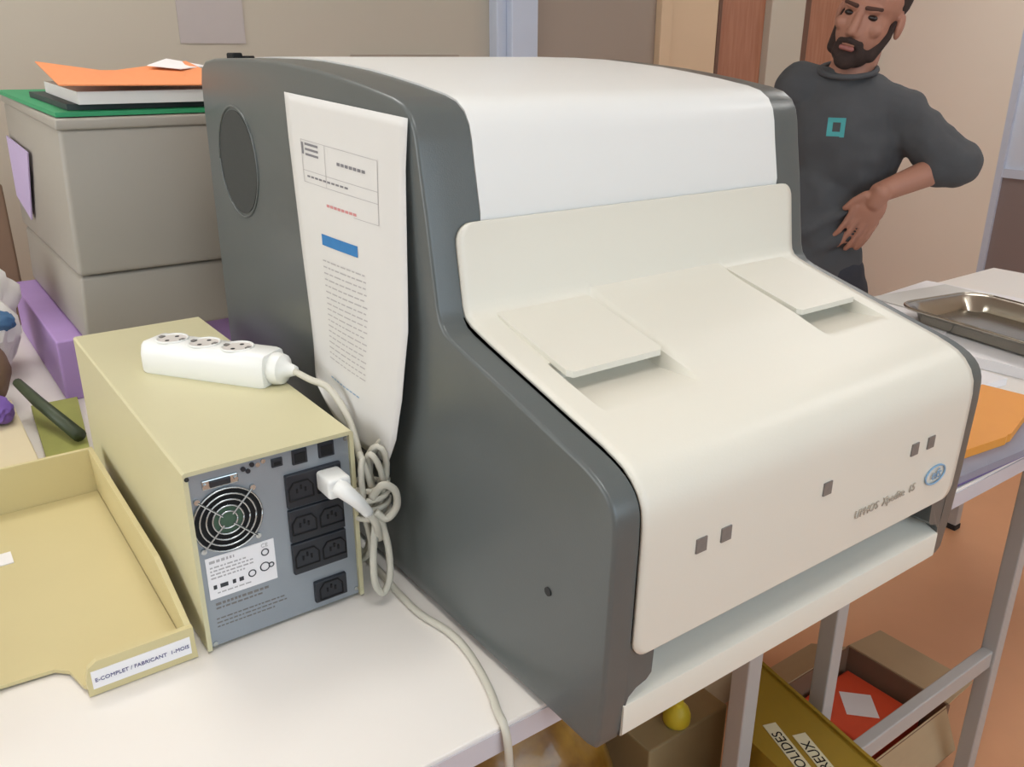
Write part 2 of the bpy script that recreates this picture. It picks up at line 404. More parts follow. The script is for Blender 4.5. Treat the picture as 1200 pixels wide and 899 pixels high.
def relief(x, y):
    d = 0
    for xa, xb, ya, yb in ((.402, .508, .44, .486), (.692, .786, .452, .490)):
        if y < .60 and xa - .0016 < x < xb + .0016:
            edge = min(1, max(0, (min(x - xa, xb - x) + .0016) / .003))
            dep = .014 * max(0, min(1, (y - ya) / (yb - ya))) * (1 if y < yb + .02 else 0)
            d = -dep * edge
    if .510 < x < .691 and y < .60:
        e = min(1, (min(x - .510, .691 - x)) / .004)
        d = .0035 * e * smooth01((y - .445) / .05)
    return d
bm = B(); rows = []
for i, (y, z) in enumerate(CP):
    s = arc[i]; R = .016; R2 = .013; ins = 0
    if s < R: ins = R - math.sqrt(max(0, R * R - (R - s) ** 2))
    if L1 - s < R2: ins = R2 - math.sqrt(max(0, R2 * R2 - (R2 - (L1 - s)) ** 2))
    a = Vector(CP[max(0, i - 1)]); b = Vector(CP[min(len(CP) - 1, i + 1)]); t = (b - a).normalized(); nrm = Vector((t.y, -t.x))
    if nrm.x > 0: nrm = -nrm
    if nrm.y < 0 and abs(nrm.y) > .5: nrm = -nrm
    row = []
    for x in xs:
        u = (x - .3745) / (.808 - .3745); xx = .3745 + ins + u * (.808 - .3745 - 2 * ins) if ins else x
        r = relief(x, y) if .41 < y < .599 and z < .30 else 0
        row.append(bm.verts.new(W(xx, y + nrm.x * r, z + nrm.y * r)))
    rows.append(row)
for u, v in zip(rows, rows[1:]):
    for k in range(len(xs) - 1): bm.faces.new((u[k], u[k + 1], v[k + 1], v[k]))
cov = link('front_cover', bm, 'shell_white', an, True, 35)
cov.data.flip_normals() if sum(p.normal.z for p in cov.data.polygons) < 0 else None
so = cov.modifiers.new('thickness', 'SOLIDIFY'); so.thickness = .004; so.offset = -1
# flaps
sl = (.2832 - .2451) / (.55 - .409)
def slz(y): return .2832 + (y - .55) * .27
for xa, xb, ya, yb in ((.4035, .5065, .484, .588), (.6935, .785, .488, .588)):
    bm = B(); top = []; bot = []
    pts = [(xa, yb), (xb, yb), (xb, ya + .004), (xb - .004, ya), (xa + .004, ya), (xa, ya + .004)]
    add_poly(bm, [W(x, y, slz(y) - .0015 + (.588 - y) * .012) for x, y in pts], [W(x, y, slz(y) + .0028 + (.588 - y) * .02) for x, y in pts])
    link('flap', bm, 'shell_white', an)
# indicator windows, badge and lettering on the front
FY = .3652
for x in (.435, .462, .587, .718, .745):
    link('indicator_window', box((x - .0055, FY - .0007, .158), (x + .0055, FY + .003, .170)), 'window_grey', an)
bm = B(); ring = [W(.766 + .017 * math.cos(a), FY + .0004, .124 + .0095 * math.sin(a)) for a in [2 * math.pi * k / 40 for k in range(41)]]
add_tube(bm, ring, .0012, 6); bg = link('badge_ring', bm, 'logo_blue', an)
bm = text_bm('efs', .018, .0004, frame_M(W(.766, FY - .0005, .1245), (1, 0, 0), (0, 0, 1)), .2); link('badge_letters', bm, 'logo_blue', bg)
bm = text_bm('UPHOS  Xpedite  15', .0135, .0004, frame_M(W(.684, FY + .0006, .121), (1, 0, 0), (0, 0, 1)), .15); link('model_lettering', bm, 'print_grey', an)
# white base trim below the gap
BT = [(.3745, .0125), (.3725, .0150), (.3722, .0400), (.3728, .0418), (.3750, .0430), (.402, .0560), (.42, .0565), (.42, .0125)]
bm = B(); prism_x(bm, BT, .3722, .8088, 0); link('base_trim', bm, 'shell_white', an, True, 22)
for x in (.40, .78):
    for y in (.50, 1.08):
        bm = B(); add_cyl(bm, W(x, y, 0), (0, 0, 1), .02, .014 * K + .01, 20); link('foot', bm, 'rubber', an)
bm = B(); add_box(bm, (.371, 1.085, .497), (.383, 1.11, .5045), .002); add_box(bm, (.385, 1.07, .497), (.392, 1.10, .501), .001)
tag(link('clip', bm, 'black_hole'), 'tiny black clip lying on the rear top corner of the instrument', 'clip')

# ------------------------------------------------------------------ notice paper on the instrument's side
PR = [  # v, left (x, y, z), right (x, y, z)
    (0.0, (.3482, .877, .467), (.3482, .625, .4545)), (.12, (.346, .870, .425), (.346, .628, .415)), (.33, (.342, .852, .345), (.3425, .626, .346)), (.55, (.340, .842, .272), (.339, .622, .280)),
    (.75, (.339, .836, .215), (.336, .632, .215)), (.9, (.336, .828, .180), (.334, .645, .172)), (1.0, (.329, .806, .176), (.333, .664, .140))]
def paper_pt(u, v, off=0):
    for a, b in zip(PR, PR[1:]):
        if v <= b[0] + 1e-6:
            t = (v - a[0]) / (b[0] - a[0]); l = Vector(a[1]).lerp(Vector(b[1]), t); r = Vector(a[2]).lerp(Vector(b[2]), t)
            p = l.lerp(r, u); p.x -= .004 * math.sin(math.pi * u) * smooth01(v * 2) + .0015 * math.sin(7 * v + 3 * u) * smooth01(v) + off
            if v > .9: p.z -= .010 * math.sin(math.pi * u) * (v - .9) * 10
            return W(*p)
bm = B(); NU, NV = 18, 40
g = [[bm.verts.new(paper_pt(u / NU, v / NV)) for u in range(NU + 1)] for v in range(NV + 1)]
for v in range(NV):
    for u in range(NU): bm.faces.new((g[v][u], g[v][u + 1], g[v + 1][u + 1], g[v + 1][u]))
np_ = tag(link('paper_notice', bm, 'paper_white', None, True), 'printed white sheet taped to the dark side panel of the instrument', 'paper')
np_.modifiers.new('thickness', 'SOLIDIFY').thickness = .0004
def strip(bm, u0, v0, u1, v1, n=8):
    """a printed patch following the sheet"""
    rows = [[bm.verts.new(paper_pt(u0 + (u1 - u0) * k / n, v, .0007)) for k in range(n + 1)] for v in (v0, (v0 + v1) / 2, v1)]
    for a, b in zip(rows, rows[1:]):
        for k in range(n): bm.faces.new((a[k], a[k + 1], b[k + 1], b[k]))
def rule(u0, v0, u1, v1): bm = B(); strip(bm, u0, v0, u1, v1); return bm
bm = B()
for a in ((.13, .118, .80, .1195), (.13, .225, .80, .2265), (.13, .118, .134, .2265), (.80, .118, .804, .28), (.36, .118, .363, .2265), (.13, .195, .80, .1965), (.60, .2785, .80, .28)): strip(bm, *a)
link('header_frame', bm, 'ink_light', np_)
bm = B(); strip(bm, .13, .125, .155, .155, 2)
for k in range(3): strip(bm, .17, .125 + .013 * k, .30, .131 + .013 * k, 3)
link('header_logo', bm, 'ink_mid', np_)
bm = B()
for k in range(7): strip(bm, .47 + .035 * k, .152, .497 + .035 * k, .160, 1)
for k in range(10): strip(bm, .17 + .04 * k, .207, .20 + .04 * k, .212, 1)
link('header_lettering', bm, 'ink_mid', np_)
bm = B()
for k in range(8): strip(bm, .35 + .035 * k, .267, .378 + .035 * k, .274, 1)
link('title_lettering', bm, 'ink_red', np_)
link('blue_bar', rule(.27, .352, .62, .385), 'ink_blue', np_)
for k in range(18):
    v = .43 + .019 * k; bm = B(); u = .26
    while u < .66:
        w = random.uniform(.02, .07); strip(bm, u, v, min(.68, u + w), v + .004, 2); u += w + .012
    link('text_line', bm, 'ink_light', np_)
bm = B()
for k in range(9): strip(bm, .28 + .04 * k, .83, .31 + .04 * k, .835, 1)
link('text_line', bm, 'logo_blue', np_)

# ------------------------------------------------------------------ power unit
UX0, UX1, UY0, UY1, UZ = .150, .3035, .6715, 1.125, .180
ups = thing('power_unit', 'beige steel battery power unit with grey socket panel facing forward', 'power unit', W(.227, .9, 0))
bm = B(); T = .004
cs = [(UX0, .003), (UX0, UZ - .002), (UX0 + .002, UZ), (UX1 - .002, UZ), (UX1, UZ - .002), (UX1, .003), (UX1 - T, .003), (UX1 - T, UZ - T), (UX0 + T, UZ - T), (UX0 + T, .003)]
add_poly(bm, [W(x, UY0, z) for x, z in cs], [W(x, UY1, z) for x, z in cs])
add_box(bm, (UX0 + T, UY1 - .01, .003), (UX1 - T, UY1 - .001, UZ - T)); add_box(bm, (UX0 + T, UY0 + .012, .001), (UX1 - T, UY1 - .01, .006))
link('casing', bm, 'ups_beige', ups)
rp = link('socket_panel', box((UX0 + T, UY0 + .004, .004), (UX1 - T, UY0 + .012, UZ - T)), 'ups_metal', ups)
PY = UY0 + .004          # panel face
def pbox(x0, x1, z0, z1, d=.003, bev=0): return box((x0, PY - d, z0), (x1, PY + .002, z1), bev)
# fan
fc = Vector((.183, .126)); FR = .030
bm = B(); add_cyl(bm, W(fc.x, PY - .0006, fc.y), (0, 1, 0), FR * K, .003, 40); fo = link('fan_opening', bm, 'black_hole', ups)
bm = B(); add_cyl(bm, W(fc.x, PY - .0010, fc.y), (0, 1, 0), .013 * K, .002, 24); link('fan_hub', bm, 'green_inner', fo)
for rr in (.030, .0245, .019, .0135, .008):
    bm = B(); add_tube(bm, [W(fc.x + rr * math.cos(a), PY - .0022, fc.y + rr * math.sin(a)) for a in [2 * math.pi * k / 32 for k in range(33)]], .0011, 6); link('guard_ring', bm, 'chrome', fo, True)
for k in range(4):
    a = math.pi / 4 + k * math.pi / 2; bm = B()
    add_tube(bm, [W(fc.x + q * math.cos(a), PY - .0026, fc.y + q * math.sin(a)) for q in (.006, .033)], .0011, 6); link('guard_spoke', bm, 'chrome', fo)
    bm = B(); add_cyl(bm, W(fc.x + .034 * math.cos(a), PY - .003, fc.y + .034 * math.sin(a)), (0, 1, 0), .003, .004, 12); link('guard_screw', bm, 'chrome', fo)
# sockets: three twin blocks and an inlet
def iec(bm_par, x, z, s=1.0, parent=None):
    w, h_ = .010 * s, .0075 * s
    pts = [(-w, -h_), (w, -h_), (w, h_ * .3), (w * .6, h_), (-w * .6, h_), (-w, h_ * .3)]
    bm = B()
    ring_o = [(x + a * 1.15, z + b * 1.15) for a, b in pts]
    for (a, b), (c, d_) in zip(ring_o, ring_o[1:] + ring_o[:1]): add_tube(bm, [W(a, PY - .0045, b), W(c, PY - .0045, d_)], .0009, 5)
    for dx, dz in ((-.004, 0), (.004, 0), (0, .003)): add_box(bm, (x + dx * s - .0008, PY - .0049, z + dz * s - .002), (x + dx * s + .0008, PY - .004, z + dz * s + .002))
    return link('socket', bm, 'black_hole', parent)
for z0, z1 in ((.1185, .152), (.0835, .1165), (.0495, .0815)):
    blk = link('socket_block', pbox(.236, .2895, z0, z1, .004, .001), 'black_plastic', ups)
    iec(None, .2495, (z0 + z1) / 2, 1, blk); iec(None, .2765, (z0 + z1) / 2, 1, blk)
blk = link('inlet_block', pbox(.254, .2865, .0115, .034, .004, .001), 'black_plastic', ups); iec(None, .270, .0228, 1.0, blk)
for x0, x1, z0, z1 in ((.226, .236, .1625, .1705), (.245, .259, .1595, .1735), (.270, .285, .1595, .1740)):
    blk = link('port', pbox(x0, x1, z0, z1, .002, .0005), 'black_plastic', ups)
    link('port_slot', box((x0 + .002, PY - .0026, z0 + .002), (x1 - .002, PY - .001, z1 - .003)), 'black_hole', blk)
blk = link('serial_port', pbox(.165, .196, .1585, .1675, .002, .001), 'chrome', ups)
link('port_slot', box((.171, PY - .0036, .160), (.189, PY - .001, .1665), .001), 'black_plastic', blk)
for x in (.1672, .1935):
    bm = B(); add_cyl(bm, W(x, PY - .0038, .163), (0, 1, 0), .0022, .004, 8); link('port_screw', bm, 'chrome', blk)
for x, z in ((.201, .1685), (.205, .1655), (.209, .1705)):
    bm = B(); add_cyl(bm, W(x, PY - .0015, z), (0, 1, 0), .0026, .003, 10); link('button', bm, 'black_plastic', ups)
for x, z in ((.214, .169), (.219, .171), (.153 + .005, .0065), (.297, .172), (.297, .01)):
    bm = B(); add_cyl(bm, W(x, PY - .001, z), (0, 1, 0), .0026, .003, 10); link('screw', bm, 'chrome', ups)
bm = B(); add_cyl(bm, W(UX0 + .003, UY0 - .0008, UZ - .006), (0, 1, 0), .0024, .003, 10); link('screw', bm, 'dark_inner', ups)
# rating label with lines of print and marks
lb = link('rating_label', box((.159, PY - .0008, .052), (.2205, PY + .001, .0935)), 'sheet_white', ups)
def print_line(bm, x0, x1, z, h_, y=PY - .0010):
    x = x0
    while x < x1:
        w = random.uniform(.0015, .005); add_box(bm, (x, y, z), (min(x1, x + w), y + .0004, z + h_)); x += w + .0012
bm = B()
print_line(bm, .162, .184, .0875, .0026); print_line(bm, .162, .194, .0825, .0014); print_line(bm, .162, .200, .0790, .0014); print_line(bm, .162, .200, .0755, .0014); print_line(bm, .162, .192, .0720, .0014)
print_line(bm, .166, .196, .0565, .0012)
link('label_print', bm, 'ink_light', lb)
bm = B()
for x, w in ((.163, .003), (.169, .007), (.180, .003), (.186, .004)): add_box(bm, (x, PY - .0010, .0615), (x + w, PY - .0006, .0655))
for x, z, r in ((.2115, .0825, .0032), (.198, .0655, .0032), (.210, .068, .0042), (.216, .068, .0022)):
    add_tube(bm, [W(x + r * math.cos(a), PY - .0010, z + r * math.sin(a)) for a in [2 * math.pi * k / 14 for k in range(15)]], .0007, 4)
link('label_marks', bm, 'ink_black', lb)
bm = text_bm('CE', .0065, .0002, frame_M(W(.2115, PY - .0010, .0895), (1, 0, 0), (0, 0, 1))); link('label_lettering', bm, 'ink_light', lb)
bm = B()
print_line(bm, .163, .212, .0445, .0022, PY - .0004); print_line(bm, .163, .205, .0405, .0014, PY - .0004); print_line(bm, .162, .225, .030, .0010, PY - .0004); print_line(bm, .162, .228, .026, .0010, PY - .0004); print_line(bm, .162, .215, .022, .0010, PY - .0004)
link('panel_print', bm, 'window_grey', ups)

# ------------------------------------------------------------------ power strip with its lead and plug
ps = thing('power_strip', 'white three-socket power strip with beige lead lying on the power unit', 'power strip', W(.24, .88, UZ))
ax = Vector((.573, -.82, 0)).normalized(); ay = Vector((-ax.y, ax.x, 0)); pc = W(.2475, .893, UZ)
MS = frame_M(pc, ax, ay)        # local x along the strip, z up
LEN, WID, HGT = .185, .052, .042
bm = B(); sec = [(-WID / 2, .003), (-WID / 2 + .002, 0), (WID / 2 - .002, 0), (WID / 2, .003), (WID / 2, HGT * .62), (WID / 2 - .004, HGT * .93), (WID / 2 - .008, HGT), (-WID / 2 + .008, HGT), (-WID / 2 + .004, HGT * .93), (-WID / 2, HGT * .62)]
secs = [(-LEN / 2, .86), (-LEN / 2 + .003, .96), (-LEN / 2 + .008, 1), (LEN / 2 - .006, 1), (LEN / 2, .95)]
lp = [[bm.verts.new(MS @ Vector((x, a * k, .02 + (b - .02) * k))) for a, b in sec] for x, k in secs]
for u, v in zip(lp, lp[1:]):
    for i in range(10): bm.faces.new((u[i], u[(i + 1) % 10], v[(i + 1) % 10], v[i]))
bm.faces.new(lp[0]); bm.faces.new(lp[-1][::-1])
link('body', bm, 'white_plastic', ps, True, 40)
for k in range(3):
    cx = -LEN / 2 + .034 + k * .050
    bm = B(); ring = [MS @ Vector((cx + .0195 * math.cos(a), .0195 * math.sin(a), HGT + .0006)) for a in [2 * math.pi * q / 32 for q in range(33)]]
    add_tube(bm, ring, .0016, 6); sk = link('socket_rim', bm, 'white_plastic', ps, True)
    bm = B(); add_cyl(bm, MS @ Vector((cx, 0, HGT - .001)), (0, 0, 1), .0185, .0016, 32); link('socket_well', bm, 'socket_white', sk)
    bm = B()
    for s_ in (-1, 1): add_cyl(bm, MS @ Vector((cx, s_ * .0095, HGT)), (0, 0, 1), .0028, .0010, 10)
    link('socket_hole', bm, 'dark_inner', sk)
    bm = B()
    for s_ in (-1, 1): add_box(bm, (cx + s_ * .0165 - .003, -.0035, HGT), (cx + s_ * .0165 + .003, .0035, HGT + .002), conv=False, M=MS)
    link('earth_clip', bm, 'window_grey', sk)
bm = B(); c0 = MS @ Vector((LEN / 2 - .002, 0, .020)); add_tube(bm, [c0, c0 + ax * .006, c0 + ax * .016, c0 + ax * .022, c0 + ax * .034], [.019, .021, .019, .010, .006], 16); link('end_collar', bm, 'white_plastic', ps, True, 40)
def Wl(pts): return [W(*p) for p in pts]
e0 = (c0 + ax * .03); e0 = ((e0.x) / K, e0.y / K, (e0.z - TZ) / K)
path = [e0, (.309, .778, .196), (.3165, .752, .194), (.320, .728, .180), (.320, .708, .163), (.318, .692, .142), (.317, .682, .122)]
bm = B(); add_tube(bm, catmull(Wl(path), 6), .0042, 10); link('lead', bm, 'cable_white', ps, True)
# gathered hank of lead: several long loops tied at the waist
for k in range(5):
    dx = .309 + .0055 * k; ph = .006 * math.sin(k * 2.1); loop = []
    for q in range(25):
        a = 2 * math.pi * q / 24; top = math.sin(a)
        wd_ = .015 + .004 * math.cos(k)
        pinch = 1 - .62 * math.exp(-(((math.sin(a) * .066) - .0) / .020) ** 2)
        loop.append(W(dx + .006 * math.sin(a * 2 + k), .6785 + ph + wd_ * pinch * math.cos(a) * (1 if k % 2 else .8) - .012 * top, .0905 + .060 * top + .003 * k))
    bm = B(); add_tube(bm, loop, .0036, 8); link('lead_loop', bm, 'cable_white', ps, True)
bm = B()     # wraps around the waist of the hank
turn = [W(.319 + .017 * math.cos(a), .676 + .019 * math.sin(a), .083 + .010 * a / 6.28) for a in [2 * math.pi * q / 16 for q in range(16 * 4)]]
add_tube(bm, turn, .0034, 8); link('lead_wrap', bm, 'cable_white', ps, True)
# big front loop and ring
bm = B(); add_tube(bm, catmull(Wl([(.314, .655, .098), (.305, .648, .060), (.304, .646, .030), (.311, .645, .016), (.319, .645, .030), (.321, .648, .060), (.316, .652, .098)]), 6), .0042, 10); link('lead_loop', bm, 'cable_white', ps, True)
bm = B(); add_tube(bm, catmull(Wl([(.308, .650, .118), (.316, .642, .132), (.327, .640, .124), (.329, .642, .106), (.320, .646, .094), (.311, .650, .102)]), 6), .0044, 10); link('lead_loop', bm, 'cable_white', ps, True)
# plug in the top socket, with its neck running to the hank
p0 = W(.2765, PY - .004, .140); dn = Vector((.30, -.80, -.36)).normalized()
bm = B(); q0 = W(.2755, PY - .003, .140)
MPl = frame_M(q0, (1, 0, 0), (0, 0, 1))
add_box(bm, (-.0135, -.0115, 0), (.0135, .0115, .034), .004, 3, conv=False, M=MPl); link('plug', bm, 'white_plastic', ps, True, 50)
bm = B(); n0 = q0 + Vector((0, -.030, 0)); add_tube(bm, catmull([n0, n0 + Vector((.004, -.010, -.004)), n0 + Vector((.014, -.016, -.016)), n0 + Vector((.026, -.014, -.034))], 5), [.0105 - .0045 * i / 15 for i in range(16)], 12); link('plug_neck', bm, 'white_plastic', ps, True)
e1 = n0 + Vector((.024, -.0135, -.031))
bm = B(); add_tube(bm, catmull([e1, e1 + Vector((.010, .000, -.018)), W(.310, .6455, .085), W(.316, .655, .070)], 6), .0044, 10); link('lead', bm, 'cable_white', ps, True)

# ------------------------------------------------------------------ loose cable on the table
bm = B(); pts = Wl([(.336, .760, .0042), (.334, .698, .0042), (.331, .650, .0042), (.331, .611, .0042), (.338, .575, .0042), (.339, .548, .0042), (.334, .516, .0042), (.325, .482, .0042), (.316, .458, .0045), (.313, .446, .003), (.3125, .4395, -.012), (.314, .439, -.05), (.318, .440, -.2), (.32, .442, -.42), (.325, .45, -.70), (.34, .47, -.7145), (.40, .60, -.7145)])
add_tube(bm, catmull(pts, 8), .0042, 10); tag(link('white_cable', bm, 'cable_white', None, True), 'thin white cable running along the instrument base and over the table edge', 'cable')

# ------------------------------------------------------------------ letter tray
lt = thing('letter_tray', 'beige plastic letter tray with a labelled front lip', 'tray', W(.02, .86, 0))
tx0, tx1, ty0, ty1, th = -.115, .1415, .6735, 1.058, .062
bm = B()
fl = [(tx1 - .006, ty0 + .004), (.056, ty0 + .004), (.050, ty0 + .012), (.044, .712), (.034, .722), (-.010, .726), (-.012, .722), (-.022, .712), (-.028, ty0 + .012), (-.034, ty0 + .004), (tx0 + .006, ty0 + .004), (tx0 + .006, ty1 - .006), (tx1 - .006, ty1 - .006)]
add_poly(bm, [W(x, y, .0025) for x, y in fl], [W(x, y, .006) for x, y in fl]); link('tray_floor', bm, 'tray_beige', lt)
def wall_prof(bm, pts_o, pts_i): add_poly(bm, pts_o, pts_i)
for xo, d in ((tx1, -1), (tx0, 1)):
    pr = [(ty0, .001), (ty0 + .002, .030), (ty0 + .012, .036), (.74, .056), (.76, th), (ty1 - .004, th), (ty1, th - .004), (ty1, .001)]
    bm = B(); add_poly(bm, [W(xo + (d * .0025 * z / th), y, z) for y, z in pr], [W(xo + d * .0052 + (d * .0025 * z / th), y, z) for y, z in pr]); link('side_wall', bm, 'tray_beige', lt)
link('back_wall', box((tx0 + .002, ty1 - .0055, .001), (tx1 - .002, ty1, th), .0012), 'tray_beige', lt)
for xa, xb, s_ in ((.052, tx1 - .001, 1), (tx0 + .001, -.030, -1)):
    pr = [(xa, .001), (xb, .001), (xb, .033), (xa + .010, .033), (xa + .003, .028), (xa, .018)] if s_ > 0 else [(xb, .001), (xa, .001), (xa, .033), (xb - .010, .033), (xb - .003, .028), (xb, .018)]
    bm = B(); add_poly(bm, [W(x, ty0, z) for x, z in pr], [W(x, ty0 + .0055, z) for x, z in pr]); fw = link('front_lip', bm, 'tray_beige', lt)
    if s_ > 0:
        lab = link('lip_label', box((.056, ty0 - .0007, .0075), (.1365, ty0 + .001, .0245)), 'sheet_white', fw)
bm = text_bm('E-COMPLET / FABRICANT  1-MOIS', 0.0051 * K, .0002, frame_M(W(.0965, ty0 - .0010, .0155), (1, 0, 0), (0, 0, 1))); o = link('lip_lettering', bm, 'ink_violet', lt)
tag(link('paper_slip', box((-.02, .93, .0062), (.030, .955, .0075)), 'sheet_white'), 'small white slip lying inside the beige letter tray', 'paper')

# ------------------------------------------------------------------ grey box behind, on a purple crate
gb = thing('storage_box', 'large grey two-part plastic box behind the power unit', 'box', W(.4, 1.62, .098))
def loft(name, secs, m, parent, bev=.008):
    bm = B(); lps = []
    for z, x0, x1, y0, y1, dz in secs:
        lps.append([bm.verts.new(W(*p)) for p in ((x0, y0, z), (x1, y0, z), (x1, y1, z + dz), (x0, y1, z + dz))])
    for u, v in zip(lps, lps[1:]):
        for i in range(4): bm.faces.new((u[i], u[(i + 1) % 4], v[(i + 1) % 4], v[i]))
    bm.faces.new(lps[0]); bm.faces.new(lps[-1][::-1])
    bmesh.ops.bevel(bm, geom=bm.edges[:], offset=bev * K, segments=3, affect='EDGES', profile=.5)
    return link(name, bm, m, parent, True, 45)
loft('lower_body', [(.098, .200, .60, 1.372, 1.87, 0), (.198, .206, .60, 1.366, 1.88, 0)], 'box_grey', gb, .006)
loft('upper_body', [(.200, .203, .603, 1.358, 1.89, 0), (.408, .210, .598, 1.358, 1.88, .018)], 'box_grey', gb, .008)
loft('rim', [(.405, .207, .601, 1.354, 1.885, .018), (.420, .208, .600, 1.354, 1.885, .018)], 'box_grey', gb, .003)
def topz(y): return .421 + (y - 1.354) * .034
tag(link('purple_carton', box((.163, 1.405, 0), (.60, 1.86, .097), .003), 'purple_card'), 'purple carton underneath the grey plastic box', 'box')
def slab(name, pts, zf, h_, m, label, cat, lift=None, parent=None):
    """flat sheet-like thing from an outline (x, y); zf(y) its underside"""
    bm = B(); lf = lift or (lambda x, y: 0)
    add_poly(bm, [W(x, y, zf(y) + lf(x, y)) for x, y in pts], [W(x, y, zf(y) + h_ + lf(x, y)) for x, y in pts])
    o = link(name, bm, m, parent)
    if label: tag(o, label, cat)
    return o
slab('green_folder', [(.212, 1.365), (.44, 1.365), (.44, 1.83), (.20, 1.85)], lambda y: topz(y) + .0006, .006, 'folder_green', 'flat green folder at the bottom of the pile on the grey box', 'folder')
slab('dark_notebook', [(.232, 1.39), (.43, 1.39), (.43, 1.66), (.225, 1.66)], lambda y: topz(y) + .0072, .008, 'folder_darkgreen', 'dark green notebook between green folder and white binder on the grey box', 'notebook')
slab('white_binder', [(.245, 1.372), (.45, 1.372), (.45, 1.63), (.245, 1.63)], lambda y: topz(y) + .0156, .017, 'hood_white', 'thick off-white binder under the orange folder', 'binder')
of = thing('orange_folder', 'bright orange paper folder on top of the pile on the grey box', 'folder', W(.33, 1.5, .465))
bm = B(); n = 10
for nm in (0,):
    ga = [[bm.verts.new(W(.222 + .016 * (1 - j) * 0 + (.24) * i / n + .020 * j, 1.36 + .30 * j, topz(1.36 + .3 * j) + .040 + .016 * j * abs(2 * i / n - .9) + .004 * j + (.003 * (1 - i / n)))) for i in range(n + 1)] for j in (0, .33, .66, 1)]
    for a, b in zip(ga, ga[1:]):
        for i in range(n): bm.faces.new((a[i], a[i + 1], b[i + 1], b[i]))
o = link('cover', bm, 'folder_orange', of); o.modifiers.new('t', 'SOLIDIFY').thickness = .002
bm = B(); add_poly(bm, Wl([(.40, 1.60, .4855), (.435, 1.53, .4805), (.50, 1.60, .484), (.46, 1.70, .496)]), Wl([(.40, 1.60, .4865), (.435, 1.53, .4815), (.50, 1.60, .485), (.46, 1.70, .497)])); link('inner_sheet', bm, 'sheet_white', of)
bm = B(); add_poly(bm, Wl([(.2025, 1.62, .355), (.2035, 1.86, .365), (.199, 1.84, .26), (.199, 1.70, .235)]), Wl([(.2005, 1.62, .355), (.2015, 1.86, .365), (.197, 1.84, .26), (.197, 1.70, .235)]))
tag(link('lilac_sheet', bm, 'lilac'), 'lilac sheet stuck on the left face of the grey box', 'paper')
# clutter at the far left of the table
tag(link('brown_carton', box((-.25, 1.90, 0), (.183, 1.925, .275), .004), 'brown_card'), 'dark brown board standing at the far left behind the tissue', 'board')
def crumple(name, c, r, m, label, cat, amp=.25, seed=1, parent=None):
    bm = B(); bmesh.ops.create_icosphere(bm, subdivisions=4, radius=1)
    rn = random.Random(seed); ks = [(Vector((rn.uniform(-1, 1), rn.uniform(-1, 1), rn.uniform(-1, 1))) * rn.uniform(2, 7), rn.uniform(0, 6)) for _ in range(14)]
    for v in bm.verts:
        q = sum(abs(math.sin(k.dot(v.co) + p)) for k, p in ks) / 14 - .6
        s_ = 1 + amp * 2.2 * q; v.co = Vector((c[0] + v.co.x * r[0] * s_, c[1] + v.co.y * r[1] * s_, max(c[2] - r[2], c[2] + v.co.z * r[2] * s_)))
        v.co = W(*v.co)
    o = link(name, bm, m, parent, True, 30)
    if label: tag(o, label, cat)
    return o
tag(link('cream_carton', box((-.14, 1.10, 0), (.088, 1.38, .030), .002), 'cream_card'), 'flat cream carton behind the beige letter tray', 'box')
lo_ = tag(crumple('brown_pouch', (.035, 1.44, .062), (.065, .06, .062), 'brown_card', None, None, .10, 3), 'rounded brown pouch below the white tissue', 'pouch')
ts = crumple('tissue_pack', (.052, 1.60, .105), (.085, .09, .105), 'tissue', 'crumpled white tissue pack with a blue patch at the far left', 'tissue', .5, 5)
crumple('blue_patch', (.100, 1.545, .105), (.028, .022, .018), 'tissue_blue', None, None, .3, 8, ts)
slab('lime_folder', [(.098, 1.14), (.148, 1.14), (.176, 1.39), (.112, 1.39)], lambda y: .0004, .010, 'lime', 'lime green folder squeezed between letter tray and power unit', 'folder')
bm = B(); add_tube(bm, Wl([(.1, 1.372, .056), (.115, 1.31, .043), (.146, 1.20, .022)]), [.008, .010, .011], 10); tag(link('green_stick', bm, 'stick_green', None, True), 'dark green stick leaning across the lime folder', 'stick')
tag(crumple('violet_cloth', (.062, 1.29, .0485), (.022, .03, .018), 'purple_deep', None, None, .3, 12), 'small violet cloth lying on the cream carton', 'cloth')

# ------------------------------------------------------------------ side table: papers, steel tray, folders
def sheet(name, cx, cy, w, d, rot, z, h_, m, label, cat):
    r = math.radians(rot); c_, s_ = math.cos(r), math.sin(r)
    pts = [(cx + a * c_ - b * s_, cy + a * s_ + b * c_) for a, b in ((-w, -d), (w, -d), (w, d), (-w, d))]
    return slab(name, pts, lambda y: z, h_, m, label, cat)
sheet('paper_pile', 1.69, .79, .235, .21, 4, .0006, .018, 'sheet_white', 'thick pile of white papers under the steel tray', 'papers')
sheet('paper_pile', 1.31, .705, .12, .10, -6, .0006, .012, 'sheet_white', 'low pile of white papers behind the amber folder', 'papers')
sheet('paper_sheet', 1.53, .88, .10, .11, 22, .0192, .002, 'sheet_white', 'loose white sheet sliding off the thick pile toward the instrument', 'paper')
sheet('paper_sheet', 1.77, .90, .12, .085, -8, .0192, .002, 'paper_white', 'loose white sheet at the back of the thick pile near the man', 'paper')
sheet('paper_sheet', 1.30, .70, .10, .075, 15, .0132, .0016, 'paper_white', 'loose white sheet on top of the low pile', 'paper')
